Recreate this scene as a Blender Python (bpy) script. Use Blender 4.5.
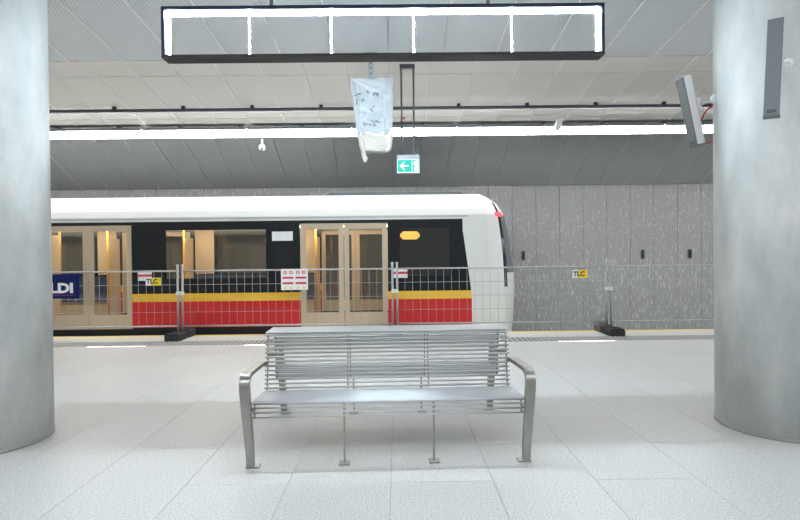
import bpy, math, random
from mathutils import Vector, Matrix, Euler
random.seed(4)
for o in list(bpy.data.objects): bpy.data.objects.remove(o)
S = bpy.context.scene
C = S.collection
PI = math.pi

# ------------------------------------------------------------ camera
CAM_H = 1.33
cam = bpy.data.cameras.new('camera'); cam.sensor_width = 36.0; cam.lens = 24.0; cam.clip_end = 200
co = bpy.data.objects.new('camera', cam); C.objects.link(co)
yaw, pitch, roll = -0.0056, -0.0094, -0.0108
M4 = Matrix.Rotation(yaw, 4, 'Z') @ Matrix.Rotation(PI/2 + pitch, 4, 'X') @ Matrix.Rotation(roll, 4, 'Z')
M4.translation = (0, 0, CAM_H)
co.matrix_world = M4
S.camera = co

# ------------------------------------------------------------ world / exposure
w = bpy.data.worlds.new('world'); S.world = w; w.use_nodes = True
bg = w.node_tree.nodes['Background']
bg.inputs[0].default_value = (0.9, 0.95, 1.0, 1); bg.inputs[1].default_value = 0.7
S.view_settings.view_transform = 'Standard'
S.view_settings.look = 'None'
S.view_settings.gamma = 1
S.view_settings.use_curve_mapping = False
S.view_settings.exposure = 1.24
STRIP_E = 13.0       # LED line over each platform edge
BOX_E = 122.0         # LED tubes in the open sign box

# ------------------------------------------------------------ materials
def srgb(r, g, b):
    f = lambda c: (c/255/12.92 if c/255 <= .04045 else ((c/255+.055)/1.055)**2.4)
    return (f(r), f(g), f(b), 1)
MATS = {}
def mat(name, col, rough=.5, metal=0, var=0, vscale=6, bump=0, bscale=40, emit=None, estr=0, spec=None, alpha=1, stretch=None):
    m = bpy.data.materials.new(name); m.use_nodes = True
    nt = m.node_tree; b = nt.nodes['Principled BSDF']
    b.inputs['Base Color'].default_value = col
    b.inputs['Roughness'].default_value = rough
    b.inputs['Metallic'].default_value = metal
    if spec is not None: b.inputs['Specular IOR Level'].default_value = spec
    if alpha < 1: b.inputs['Alpha'].default_value = alpha
    if emit:
        b.inputs['Emission Color'].default_value = emit; b.inputs['Emission Strength'].default_value = estr
    if var or bump:
        tc = nt.nodes.new('ShaderNodeTexCoord')
        src = tc.outputs['Object']
        if stretch:
            mp = nt.nodes.new('ShaderNodeMapping'); mp.inputs['Scale'].default_value = stretch
            nt.links.new(src, mp.inputs[0]); src = mp.outputs[0]
    if var:
        n = nt.nodes.new('ShaderNodeTexNoise'); n.inputs['Scale'].default_value = vscale; n.inputs['Detail'].default_value = 6
        nt.links.new(src, n.inputs[0])
        r = nt.nodes.new('ShaderNodeValToRGB')
        r.color_ramp.elements[0].position = .3; r.color_ramp.elements[1].position = .7
        r.color_ramp.elements[0].color = tuple(c*(1-var) for c in col[:3])+(1,)
        r.color_ramp.elements[1].color = tuple(min(1, c*(1+var)) for c in col[:3])+(1,)
        nt.links.new(n.outputs[0], r.inputs[0]); nt.links.new(r.outputs[0], b.inputs['Base Color'])
    if bump:
        n2 = nt.nodes.new('ShaderNodeTexNoise'); n2.inputs['Scale'].default_value = bscale; n2.inputs['Detail'].default_value = 4
        nt.links.new(src, n2.inputs[0])
        bp = nt.nodes.new('ShaderNodeBump'); bp.inputs['Strength'].default_value = bump; bp.inputs['Distance'].default_value = .01
        nt.links.new(n2.outputs[0], bp.inputs['Height']); nt.links.new(bp.outputs[0], b.inputs['Normal'])
    MATS[name] = m
    return m
def emission(name, col, e):
    m = bpy.data.materials.new(name); m.use_nodes = True
    nt = m.node_tree; nt.nodes.clear()
    out = nt.nodes.new('ShaderNodeOutputMaterial'); em = nt.nodes.new('ShaderNodeEmission')
    em.inputs[0].default_value = col; em.inputs[1].default_value = e
    nt.links.new(em.outputs[0], out.inputs[0]); MATS[name] = m
    return m
def glassy(name, tint, mixf, rough=.02):
    # thin pane: tinted transparency plus a little mirror
    m = bpy.data.materials.new(name); m.use_nodes = True
    nt = m.node_tree; nt.nodes.clear()
    out = nt.nodes.new('ShaderNodeOutputMaterial')
    t = nt.nodes.new('ShaderNodeBsdfTransparent'); t.inputs[0].default_value = tint
    g = nt.nodes.new('ShaderNodeBsdfGlossy'); g.inputs['Roughness'].default_value = rough
    x = nt.nodes.new('ShaderNodeMixShader'); x.inputs[0].default_value = mixf
    nt.links.new(t.outputs[0], x.inputs[1]); nt.links.new(g.outputs[0], x.inputs[2]); nt.links.new(x.outputs[0], out.inputs[0])
    MATS[name] = m
    return m

# speckled terrazzo
def terrazzo():
    m = mat('terrazzo', srgb(200, 200, 197), .42, spec=.4)
    nt = m.node_tree; b = nt.nodes['Principled BSDF']
    geo = nt.nodes.new('ShaderNodeNewGeometry')
    n = nt.nodes.new('ShaderNodeTexNoise'); n.inputs['Scale'].default_value = 90; n.inputs['Detail'].default_value = 5; n.inputs['Roughness'].default_value = .75
    nt.links.new(geo.outputs['Position'], n.inputs[0])
    r = nt.nodes.new('ShaderNodeValToRGB')
    e = r.color_ramp.elements
    e[0].position = .33; e[0].color = srgb(152, 152, 150)
    e[1].position = .66; e[1].color = srgb(220, 219, 216)
    k = r.color_ramp.elements.new(.5); k.color = srgb(199, 198, 195)
    nt.links.new(n.outputs[0], r.inputs[0])
    oi = nt.nodes.new('ShaderNodeObjectInfo')
    mr = nt.nodes.new('ShaderNodeMapRange'); mr.inputs[3].default_value = .985; mr.inputs[4].default_value = 1.02
    nt.links.new(oi.outputs['Random'], mr.inputs[0])
    mx = nt.nodes.new('ShaderNodeMix'); mx.data_type = 'RGBA'; mx.blend_type = 'MULTIPLY'; mx.inputs[0].default_value = 1
    nt.links.new(r.outputs[0], mx.inputs[6]); nt.links.new(mr.outputs[0], mx.inputs[7])
    nt.links.new(mx.outputs[2], b.inputs['Base Color'])
terrazzo()

# perforated metal ceiling sheet
def meshsheet():
    m = mat('perforated_sheet', srgb(176, 180, 180), .55, .0)
    nt = m.node_tree; b = nt.nodes['Principled BSDF']
    geo = nt.nodes.new('ShaderNodeNewGeometry')
    mp = nt.nodes.new('ShaderNodeMapping'); mp.inputs['Scale'].default_value = (1, .55, 0); 
    nt.links.new(geo.outputs['Position'], mp.inputs[0])
    v = nt.nodes.new('ShaderNodeTexVoronoi'); v.inputs['Scale'].default_value = 44; v.inputs['Randomness'].default_value = 0.0
    mp.inputs['Rotation'].default_value = (0, 0, .5)
    nt.links.new(mp.outputs[0], v.inputs[0])
    r = nt.nodes.new('ShaderNodeValToRGB')
    r.color_ramp.elements[0].position = .28; r.color_ramp.elements[0].color = srgb(186, 192, 196)
    r.color_ramp.elements[1].position = .42; r.color_ramp.elements[1].color = srgb(212, 217, 220)
    nt.links.new(v.outputs['Distance'], r.inputs[0]); nt.links.new(r.outputs[0], b.inputs['Base Color'])
    bp = nt.nodes.new('ShaderNodeBump'); bp.inputs['Strength'].default_value = .4; bp.inputs['Distance'].default_value = .01
    nt.links.new(v.outputs['Distance'], bp.inputs['Height']); nt.links.new(bp.outputs[0], b.inputs['Normal'])
meshsheet()

# wall panels with short vertical dashes
def raincladding():
    m = mat('dashed_cladding', srgb(150, 150, 152), .5, .15)
    nt = m.node_tree; b = nt.nodes['Principled BSDF']
    geo = nt.nodes.new('ShaderNodeNewGeometry')
    def layer(sx, sz, thr, off):
        mp = nt.nodes.new('ShaderNodeMapping'); mp.inputs['Scale'].default_value = (sx, 0, sz); mp.inputs['Location'].default_value = (off, 0, off*1.7)
        nt.links.new(geo.outputs['Position'], mp.inputs[0])
        v = nt.nodes.new('ShaderNodeTexVoronoi'); v.inputs['Scale'].default_value = 1; v.voronoi_dimensions = '3D'
        nt.links.new(mp.outputs[0], v.inputs[0])
        lt = nt.nodes.new('ShaderNodeMapRange'); lt.inputs[1].default_value = thr; lt.inputs[2].default_value = thr-.1
        lt.inputs[3].default_value = 0; lt.inputs[4].default_value = 1
        nt.links.new(v.outputs['Distance'], lt.inputs[0])
        sp = nt.nodes.new('ShaderNodeSeparateColor'); nt.links.new(v.outputs['Color'], sp.inputs[0])
        return lt.outputs[0], sp.outputs[0]
    d1, c1 = layer(34, 5.0, .36, 0.0)
    d2, c2 = layer(40, 16, .36, 7.3)
    # dash layers are dense in different bands of height
    sx = nt.nodes.new('ShaderNodeSeparateXYZ'); nt.links.new(geo.outputs['Position'], sx.inputs[0])
    def band(z0, z1, z2, z3):
        r = nt.nodes.new('ShaderNodeValToRGB'); mr = nt.nodes.new('ShaderNodeMapRange')
        mr.inputs[1].default_value = -1.2; mr.inputs[2].default_value = 3.2
        nt.links.new(sx.outputs[2], mr.inputs[0]); nt.links.new(mr.outputs[0], r.inputs[0])
        f = lambda z: (z+1.2)/4.4
        e = r.color_ramp.elements
        e[0].position = f(z0); e[0].color = (0, 0, 0, 1); e[1].position = f(z1); e[1].color = (1, 1, 1, 1)
        k = e.new(f(z2)); k.color = (1, 1, 1, 1); k = e.new(f(z3)); k.color = (0, 0, 0, 1)
        return r.outputs[0]
    def math_(op, a, b_):
        n = nt.nodes.new('ShaderNodeMath'); n.operation = op
        for i, q in enumerate((a, b_)):
            if isinstance(q, (int, float)): n.inputs[i].default_value = q
            else: nt.links.new(q, n.inputs[i])
        return n.outputs[0]
    p1 = math_('MULTIPLY', d1, math_('LESS_THAN', c1, math_('MULTIPLY_ADD' if False else 'ADD', math_('MULTIPLY', band(-.9, .1, .95, 1.5), .6), .25)))
    p2 = math_('MULTIPLY', d2, math_('LESS_THAN', c2, math_('ADD', math_('MULTIPLY', band(1.6, 1.95, 2.25, 2.6), .55), .12)))
    tot = math_('MINIMUM', math_('ADD', p1, p2), 1.0)
    mx = nt.nodes.new('ShaderNodeMix'); mx.data_type = 'RGBA'
    nt.links.new(tot, mx.inputs[0])
    mx.inputs[6].default_value = srgb(158, 157, 156); mx.inputs[7].default_value = srgb(198, 197, 196)
    nt.links.new(mx.outputs[2], b.inputs['Base Color'])
    bp = nt.nodes.new('ShaderNodeBump'); bp.inputs['Strength'].default_value = .5; bp.inputs['Distance'].default_value = .01
    nt.links.new(tot, bp.inputs['Height']); nt.links.new(bp.outputs[0], b.inputs['Normal'])
raincladding()

def concrete():
    m = mat('cast_concrete', srgb(186, 190, 189), .62, 0, 0, bump=.25, bscale=14)
    nt = m.node_tree; b = nt.nodes['Principled BSDF']
    tc = nt.nodes.new('ShaderNodeTexCoord')
    n = nt.nodes.new('ShaderNodeTexNoise'); n.inputs['Scale'].default_value = 2.6; n.inputs['Detail'].default_value = 9; n.inputs['Roughness'].default_value = .62
    mp = nt.nodes.new('ShaderNodeMapping'); mp.inputs['Scale'].default_value = (1, 1, .45)
    nt.links.new(tc.outputs['Object'], mp.inputs[0]); nt.links.new(mp.outputs[0], n.inputs[0])
    r = nt.nodes.new('ShaderNodeValToRGB'); e = r.color_ramp.elements
    e[0].position = .3; e[0].color = srgb(176, 182, 182); e[1].position = .68; e[1].color = srgb(222, 224, 222)
    nt.links.new(n.outputs[0], r.inputs[0])
    v = nt.nodes.new('ShaderNodeTexVoronoi'); v.inputs['Scale'].default_value = 9
    nt.links.new(tc.outputs['Object'], v.inputs[0])
    pr = nt.nodes.new('ShaderNodeMapRange'); pr.inputs[1].default_value = .03; pr.inputs[2].default_value = .06; pr.inputs[3].default_value = .55; pr.inputs[4].default_value = 1
    nt.links.new(v.outputs['Distance'], pr.inputs[0])
    mx = nt.nodes.new('ShaderNodeMix'); mx.data_type = 'RGBA'; mx.blend_type = 'MULTIPLY'; mx.inputs[0].default_value = .5
    nt.links.new(r.outputs[0], mx.inputs[6]); nt.links.new(pr.outputs[0], mx.inputs[7]); nt.links.new(mx.outputs[2], b.inputs['Base Color'])
concrete()

mat('grout', srgb(158, 158, 156), .9)
mat('tactile_dark', srgb(98, 97, 96), .75)
mat('tactile_stud', srgb(168, 166, 163), .7)
mat('yellow_line', srgb(232, 200, 70), .6, var=.05)
mat('platform_stone', srgb(205, 204, 200), .6, var=.04, vscale=40)
mat('track_ballast', srgb(92, 92, 94), .9, var=.25, vscale=20, bump=.5)
mat('rail_steel', srgb(120, 112, 106), .4, .9)
mat('ceiling_panel', srgb(220, 217, 211), .6, var=.015, vscale=3)
mat('ceiling_back', srgb(150, 152, 153), .7)
mat('lit_edge_white', srgb(244, 244, 242), .5)  # white colour standing in for light caught on panel edges
mat('vault_panel', srgb(166, 168, 168), .5, var=.02, vscale=3)
mat('dark_trim', srgb(74, 76, 78), .5)
mat('black_metal', srgb(34, 36, 38), .4, .3)
mat('rail_grey', srgb(66, 68, 70), .45, .4)
mat('light_housing', srgb(128, 132, 138), .4, .6)
mat('box_frame', srgb(38, 56, 76), .3, .5)
mat('box_bottom', srgb(52, 55, 58), .35, .5)
mat('brushed_steel', srgb(168, 166, 160), .32, 1.0, var=.05, vscale=20, bump=.06, bscale=160)
mat('bench_rod', srgb(206, 209, 212), .42, .75)
mat('galvanised', srgb(176, 178, 178), .42, .75, var=.08, vscale=30)
mat('clamp_white', srgb(222, 222, 220), .5)
mat('rubber', srgb(52, 51, 52), .85, var=.2, vscale=25, bump=.5, bscale=60)
mat('rubber_worn', srgb(104, 90, 84), .85, var=.2, vscale=25, bump=.5, bscale=60)
mat('white_plastic', srgb(226, 228, 228), .4)
mat('grey_grille', srgb(120, 126, 129), .55, .3)
mat('dark_grey', srgb(80, 84, 87), .5)
mat('red_cable', srgb(205, 48, 44), .5)
mat('banner_blue', srgb(12, 34, 92), .6, spec=.2)
mat('sign_white', srgb(236, 236, 236), .5)
mat('sign_red', srgb(206, 44, 62), .5)
mat('sign_yellow', srgb(240, 214, 40), .5)
mat('sign_black', srgb(30, 30, 32), .6)
mat('sign_maroon', srgb(128, 30, 70), .5)
mat('train_white', srgb(226, 226, 221), .3)
mat('train_grey', srgb(186, 187, 186), .35)  # pale grey of the gutter and the car end wall
mat('train_black', srgb(22, 25, 29), .12)
mat('train_red', srgb(200, 34, 36), .28)
mat('train_yellow', srgb(240, 190, 40), .3)
mat('glass_grey_reflection', srgb(120, 126, 130), .08, .3)  # grey reflection painted into the windscreen colour
mat('train_under', srgb(26, 26, 28), .7)
mat('door_cream', srgb(196, 178, 152), .4)
mat('interior_beige', srgb(206, 184, 154), .5)
mat('interior_floor', srgb(120, 112, 104), .6)
mat('interior_ceiling', srgb(212, 208, 200), .5)
mat('seat_blue', srgb(52, 66, 92), .7)
mat('seat_red', srgb(150, 52, 46), .7)
mat('pole_yellow', srgb(226, 168, 50), .3, .2)
mat('wrapped_core', srgb(214, 224, 230), .5, var=.06)
mat('foam_white', srgb(226, 222, 214), .8, var=.05, vscale=14, bump=.6, bscale=30)
mat('exit_housing', srgb(140, 150, 158), .4, .3)
glassy('train_glass', (.8, .8, .78, 1), .06)
glassy('cab_glass', (.10, .11, .12, 1), .12)
film_m = mat('plastic_film', srgb(232, 240, 246), .25, alpha=.42, bump=.6, bscale=18)
film_m.node_tree.nodes['Principled BSDF'].inputs['Transmission Weight'].default_value = 0
mat('film_fold', srgb(240, 244, 248), .3, alpha=.45)
emission('led_strip', (.97, .985, 1, 1), STRIP_E)
emission('led_box', (.76, .90, 1, 1), BOX_E)
emission('led_floor', (1, .99, .97, 1), 1.1)
emission('train_lamp', (1, .86, .66, 1), 9.0)
emission('train_red_lamp', (1, .05, .07, 1), 1.6)
emission('train_display', (1, .52, .12, 1), .55)
emission('exit_green', (.03, .46, .36, 1), .75)
emission('exit_white', (.85, 1, .96, 1), .75)

# ------------------------------------------------------------ mesh helpers
class MB:
    def __init__(s): s.v = []; s.f = []; s.sm = []
    def quad(s, pts, smooth=False):
        b = len(s.v); s.v += [tuple(p) for p in pts]; s.f.append(tuple(range(b, b+len(pts)))); s.sm.append(smooth); return s
    def box(s, x0, x1, y0, y1, z0, z1):
        b = len(s.v)
        s.v += [(x0,y0,z0),(x1,y0,z0),(x1,y1,z0),(x0,y1,z0),(x0,y0,z1),(x1,y0,z1),(x1,y1,z1),(x0,y1,z1)]
        for f in ((0,3,2,1),(4,5,6,7),(0,1,5,4),(1,2,6,5),(2,3,7,6),(3,0,4,7)):
            s.f.append(tuple(b+i for i in f)); s.sm.append(False)
        return s
    def cbox(s, x0, x1, y0, y1, z0, z1, c):
        # box with chamfered vertical-profile edges (octagon in xz, extruded in y)
        P = [(x0+c,z0),(x1-c,z0),(x1,z0+c),(x1,z1-c),(x1-c,z1),(x0+c,z1),(x0,z1-c),(x0,z0+c)]
        return s.prism([(x, y0, z) for x, z in P], [(x, y1, z) for x, z in P])
    def prism(s, A, B, smooth=False):
        b = len(s.v); n = len(A); s.v += [tuple(p) for p in A] + [tuple(p) for p in B]
        s.f.append(tuple(reversed(range(b, b+n)))); s.sm.append(False)
        s.f.append(tuple(range(b+n, b+2*n))); s.sm.append(False)
        for i in range(n):
            j = (i+1) % n; s.f.append((b+i, b+j, b+n+j, b+n+i)); s.sm.append(smooth)
        return s
    def tube(s, p, q, r, n=8, r2=None):
        p = Vector(p); q = Vector(q); d = (q-p).normalized()
        u = d.orthogonal().normalized(); w_ = d.cross(u); r2 = r if r2 is None else r2
        A = [p + r*(math.cos(2*PI*i/n)*u + math.sin(2*PI*i/n)*w_) for i in range(n)]
        B = [q + r2*(math.cos(2*PI*i/n)*u + math.sin(2*PI*i/n)*w_) for i in range(n)]
        return s.prism(A, B, True)
    def path(s, pts, r, n=6):
        pts = [Vector(p) for p in pts]; b = len(s.v)
        u = None
        for i, p in enumerate(pts):
            d = (pts[min(i+1, len(pts)-1)] - pts[max(i-1, 0)]).normalized()
            u = d.orthogonal().normalized() if u is None else (u - u.dot(d)*d).normalized()
            w_ = d.cross(u)
            s.v += [tuple(p + r*(math.cos(2*PI*k/n)*u + math.sin(2*PI*k/n)*w_)) for k in range(n)]
        for i in range(len(pts)-1):
            for k in range(n):
                a = b+i*n+k; c = b+i*n+(k+1) % n; s.f.append((a, c, c+n, a+n)); s.sm.append(True)
        s.f.append(tuple(reversed(range(b, b+n)))); s.sm.append(False)
        s.f.append(tuple(range(b+(len(pts)-1)*n, b+len(pts)*n))); s.sm.append(False)
        return s
    def sweep(s, pts, wid, thk):
        # rectangular bar along a path lying in (about) a yz plane; width along x
        pts = [Vector(p) for p in pts]; b = len(s.v); n = len(pts)
        for i, p in enumerate(pts):
            d = (pts[min(i+1, n-1)] - pts[max(i-1, 0)]).normalized()
            X = Vector((1, 0, 0)); X = (X - X.dot(d)*d).normalized(); N = d.cross(X)
            a, t = wid[i]/2, thk[i]/2
            s.v += [tuple(p + X*a + N*t), tuple(p - X*a + N*t), tuple(p - X*a - N*t), tuple(p + X*a - N*t)]
        for i in range(n-1):
            for k in range(4):
                a = b+i*4+k; c = b+i*4+(k+1) % 4; s.f.append((a, c, c+4, a+4)); s.sm.append(False)
        s.f.append((b+3, b+2, b+1, b)); s.sm.append(False)
        e = b+(n-1)*4; s.f.append((e, e+1, e+2, e+3)); s.sm.append(False)
        return s
    def ball(s, c, r, n=12, m=8, sz=1):
        b = len(s.v)
        for i in range(m+1):
            t = PI*i/m
            for k in range(n):
                a = 2*PI*k/n; s.v.append((c[0]+r*math.sin(t)*math.cos(a), c[1]+r*math.sin(t)*math.sin(a), c[2]+sz*r*math.cos(t)))
        for i in range(m):
            for k in range(n):
                s.f.append((b+i*n+k, b+(i+1)*n+k, b+(i+1)*n+(k+1) % n, b+i*n+(k+1) % n)); s.sm.append(True)
        return s
    def mesh(s, name, m):
        me = bpy.data.meshes.new(name); me.from_pydata(s.v, [], s.f); me.update()
        for i, p in enumerate(me.polygons): p.use_smooth = s.sm[i]
        me.materials.append(MATS[m] if isinstance(m, str) else m)
        return me
    def build(s, name, m, parent=None, loc=None):
        return link(name, s.mesh(name, m), parent, loc)
def link(name, me, parent=None, loc=None):
    o = bpy.data.objects.new(name, me); C.objects.link(o)
    if parent: o.parent = parent
    if loc: o.location = loc
    return o
def thing(name, label, cat, loc=(0, 0, 0), rotz=0, group=None):
    o = bpy.data.objects.new(name, None); C.objects.link(o); o.location = loc; o.rotation_euler = (0, 0, rotz)
    o.empty_display_size = .1
    return tag(o, label, cat, group)
def tag(o, label, cat, group=None):
    o['label'] = label; o['category'] = cat
    if group: o['group'] = group
    return o
def struct(o, label=None):
    o['kind'] = 'structure'
    if label: o['label'] = label
    return o
def text_mesh(body, size, m, extrude=.002, bold=.0):
    cu = bpy.data.curves.new('lettering', 'FONT'); cu.body = body; cu.size = size; cu.extrude = extrude; cu.offset = bold
    cu.align_x = 'CENTER'; cu.align_y = 'CENTER'; cu.resolution_u = 3
    ob = bpy.data.objects.new('lettering_tmp', cu); C.objects.link(ob)
    bpy.context.view_layer.update()
    me = bpy.data.meshes.new_from_object(ob.evaluated_get(bpy.context.evaluated_depsgraph_get()))
    bpy.data.objects.remove(ob); bpy.data.curves.remove(cu)
    me.transform(Matrix.Rotation(PI/2, 4, 'X'))
    me.materials.clear(); me.materials.append(MATS[m])
    return me

# ------------------------------------------------------------ the setting
AX = 4.4                                    # axis of the island platform
def vault(y): return 4.214 - .026*(y-AX)**2
def vault2(y): s_ = y-10.8; return 3.71 - .433*s_ - .026*s_*s_
XL, XR = -26.0, 26.0
EDGE = 9.13
floor = struct(MB().box(XL, XR, 2*AX-EDGE, EDGE, -.5, -.012).build('floor', 'grout'), 'pale speckled stone platform floor')
# tiles 0.6 x 1.2 m, staggered column by column
tile = MB()
g = .0013
tile.box(-.3+g, .3-g, -.6+g, .6-g, -.012, 0)
tile_me = tile.mesh('floor_tile', 'terrazzo')
Y0, Y1 = -.5, 8.06
def cut_tile(ya, yb):
    return MB().box(-.3+g, .3-g, ya+g, yb-g, -.012, 0).mesh('floor_tile', 'terrazzo')
cuts = {}
far_rest = MB(); near_rest = MB()
for k in range(-43, 43):
    xc = .25 + .6*k
    off = 3.11 if k % 2 == 0 else 3.71
    y = off - 1.2*4
    while y < Y1:
        a, b_ = max(y, Y0), min(y+1.2, Y1)
        if b_ - a > .02:
            xin = abs(xc) < .80*b_ + .5 and b_ > 1.9
            if xin:
                if b_-a > 1.19: link('floor_tile', tile_me, floor, (xc, (a+b_)/2, 0))
                else:
                    key = (round(a, 3), round(b_, 3))
                    if key not in cuts: cuts[key] = cut_tile(a, b_)
                    link('floor_tile', cuts[key], floor, (xc, 0, 0))
            else: near_rest.box(xc-.3+g, xc+.3-g, a+g, b_-g, -.012, 0)
        y += 1.2
o = near_rest.build('floor_tile_rest', 'terrazzo', floor); o['kind'] = 'stuff'
# tactile strip of studded tiles
st_base = MB().box(-.2+g, .2-g, 8.06+g, 8.46-g, -.012, .001).mesh('tactile_tile', 'tactile_dark')
studs = MB()
for i in range(5):
    for j in range(5):
        cx, cy = -.16+.08*i, 8.10+.08*j
        studs.prism([(cx-.024, cy-.024, .001), (cx+.024, cy-.024, .001), (cx+.024, cy+.024, .001), (cx-.024, cy+.024, .001)],
                    [(cx-.015, cy-.015, .007), (cx+.015, cy-.015, .007), (cx+.015, cy+.015, .007), (cx-.015, cy+.015, .007)])
stud_me = studs.mesh('stud_field', 'tactile_stud')
for k in range(-34, 35):
    t = link('tactile_tile', st_base, floor, (.4*k, 0, 0))
    link('stud_field', stud_me, t)
for k in range(-22, 23):
    MB().box(.6*k-.3+g, .6*k+.3-g, 8.46+g, 8.99, -.012, 0).build('edge_stone', 'platform_stone', floor)
MB().box(XL, XR, 8.99, EDGE-.04, -.012, .002).build('yellow_edge_line', 'yellow_line', floor)
MB().box(XL, XR, EDGE-.04, EDGE, -.012, 0).build('edge_nosing', 'platform_stone', floor)
# light bars let into the floor in front of the tactile strip
for k in range(-2, 3):
    x0 = -4.66 + 2.36*(k+2) - 2.36*0
    o = MB().box(x0, x0+.86, 8.0, 8.045, -.004, .002).build('floor_light', 'led_floor', None)
    tag(o, ['white light bar in the floor beside the left fence foot', 'white light bar in the floor starting just left of the bench back',
            'white light bar in the floor glimpsed through the middle of the bench back', 'white light bar in the floor in front of the right fence foot',
            'white light bar in the floor next to the right column'][k+2], 'floor light', 'light bars set in the platform floor')
# track beds
tb = struct(MB().box(XL, XR, EDGE, 12.7, -1.3, -1.15).build('floor_trackbed', 'track_ballast'), 'dark track bed below the platform')
tb2 = struct(MB().box(XL, XR, 2*AX-12.7, 2*AX-EDGE, -1.3, -1.15).build('floor_trackbed', 'track_ballast'), 'dark track bed behind the viewer')
for y in (9.93, 11.37):
    MB().box(XL, XR, y-.035, y+.035, -1.15, -1.0).build('rail', 'rail_steel', tb)

# back wall with its cladding panels
WY = 12.5
wall = struct(MB().box(XL, XR, WY+.04, WY+.3, -1.3, 3.3).build('wall_back', 'dark_trim'), 'grey clad wall across the track with vertical dashes')
pw = .555
pan = MB().box(-pw/2+.004, pw/2-.004, WY, WY+.04, -1.15, 2.93).mesh('wall_panel', 'dashed_cladding')
for k in range(-46, 46):
    p = link('wall_panel', pan, wall, (3.27+pw*(k-5)+pw/2, 0, 0))
def handle(x):
    h = MB().cbox(x-.045, x+.045, WY-.012, WY, 1.17, 1.40, .03); o = h.build('handle_plate', 'dark_grey', wall)
    MB().box(x-.012, x+.012, WY-.05, WY-.012, 1.2, 1.37).build('handle_grip', 'black_metal', o)
for x in (2.96, 5.77, 6.88): handle(x)
struct(MB().box(XL, XR, WY-.06, WY+.04, 2.93, 2.99).build('trim_1', 'dark_trim'), 'far wall top trim, coloured dark as the ledge shadow')  # dark colour painted in for the shadow at the ledge
wall2 = struct(MB().box(XL, XR, 2*AX-WY-.3, 2*AX-WY, -1.3, 3.3).build('wall_front', 'vault_panel'), 'grey wall behind the viewer')

for nm, xa, xb, lb in (('wall_left', XL-.3, XL, 'pale wall closing the far left end'), ('wall_right', XR, XR+.3, 'pale wall closing the far right end')):
    struct(MB().box(xa, xb, 2*AX-WY-.3, WY+.3, -1.3, 4.5).build(nm, 'ceiling_panel'), lb)
# ceiling: continuous shell, panels hung below it
def shell(fn, ys, zoff):
    mb = MB(); 
    A = [(y, fn(y)+zoff) for y in ys]; B = [(y, fn(y)+zoff+.12) for y in ys]
    prof = A + B[::-1]
    mb.prism([(XL, y, z) for y, z in prof], [(XR, y, z) for y, z in prof])
    return mb
def lin(a, b, n): return [a+(b-a)*i/n for i in range(n+1)]
ceil = struct(shell(vault, lin(2*AX-9.2, 9.2, 24), .03).build('ceiling', 'ceiling_back'), 'panelled vault over the platform')
# lower vaults above the two tracks
cl2 = struct(shell(vault2, lin(9.45, 12.5, 10), .03).build('ceiling_track', 'ceiling_back'), 'grey panelled vault over the track')
cl3 = struct(shell(lambda y: vault2(2*AX-y), lin(2*AX-12.5, 2*AX-9.45, 10), .03).build('ceiling_track', 'vault_panel'), 'grey vault over the track behind the viewer')
f1 = struct(MB().box(XL, XR, 9.2, 9.46, 3.64, 4.42).build('trim_2', 'ceiling_panel'), 'fascia where the platform vault ends')
f2 = struct(MB().box(XL, XR, 2*AX-9.46, 2*AX-9.2, 3.64, 4.42).build('trim_3', 'ceiling_panel'), 'fascia behind the viewer')
def curved_panel(fn, w_, ya, yb, n, m, name, gap=.006, th=.022):
    ys = lin(ya+gap/2, yb-gap/2, n); mb = MB()
    P = [(y, fn(y)) for y in ys] + [(y, fn(y)+th) for y in ys[::-1]]
    a = w_/2-gap/2
    # top/bottom strips plus ends, so shading stays flat
    for i in range(n):
        y0, y1 = ys[i], ys[i+1]; z0, z1 = fn(y0), fn(y1)
        mb.quad([(-a, y0, z0), (-a, y1, z1), (a, y1, z1), (a, y0, z0)], True)
        mb.quad([(-a, y0, z0+th), (a, y0, z0+th), (a, y1, z1+th), (-a, y1, z1+th)])
        mb.quad([(-a, y0, z0), (-a, y0, z0+th), (-a, y1, z1+th), (-a, y1, z1)])
        mb.quad([(a, y0, z0), (a, y1, z1), (a, y1, z1+th), (a, y0, z0+th)])
    for y, fl in ((ys[0], 0), (ys[-1], 1)):
        q = [(-a, y, fn(y)), (a, y, fn(y)), (a, y, fn(y)+th), (-a, y, fn(y)+th)]
        mb.quad(q[::-1] if fl else q)
    me = mb.mesh(name, m); me.materials.append(MATS['lit_edge_white'])
    for p in me.polygons:
        if abs(p.normal.x) > .5: p.material_index = 1  # side edges coloured white so they read as lit
    return me
def fin(fn, ya, yb, n):  # white fins added so the joints show as lit lines
    mb = MB(); ys = lin(ya, yb, n); a = .0035
    for i in range(n):
        y0, y1 = ys[i], ys[i+1]; z0, z1 = fn(y0), fn(y1); lo, hi = -.013, .03
        mb.quad([(-a, y0, z0+lo), (-a, y1, z1+lo), (a, y1, z1+lo), (a, y0, z0+lo)])
        mb.quad([(-a, y0, z0+lo), (-a, y0, z0+hi), (-a, y1, z1+hi), (-a, y1, z1+lo)])
        mb.quad([(a, y0, z0+lo), (a, y1, z1+lo), (a, y1, z1+hi), (a, y0, z0+hi)])
    return mb.mesh('lit_edge_fin', 'lit_edge_white')
fin1, fin2, fin3 = fin(vault, .6, 7.27, 14), fin(vault, 7.27, 9.2, 8), fin(vault2, 9.47, 12.46, 8)
mp_ = curved_panel(vault, .72, .6, 7.27, 14, 'perforated_sheet', 'perforated_panel', .016)
for k in range(-20, 30):
    x = -3.68+.72*k+.36
    if abs(x) < 13: link('perforated_panel', mp_, ceil, (x, 0, 0)); link('lit_edge_fin', fin1, ceil, (x-.36, 0, 0))
rows = [(7.27, 7.70), (7.70, 9.02), (9.02, 9.20)]
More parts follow.
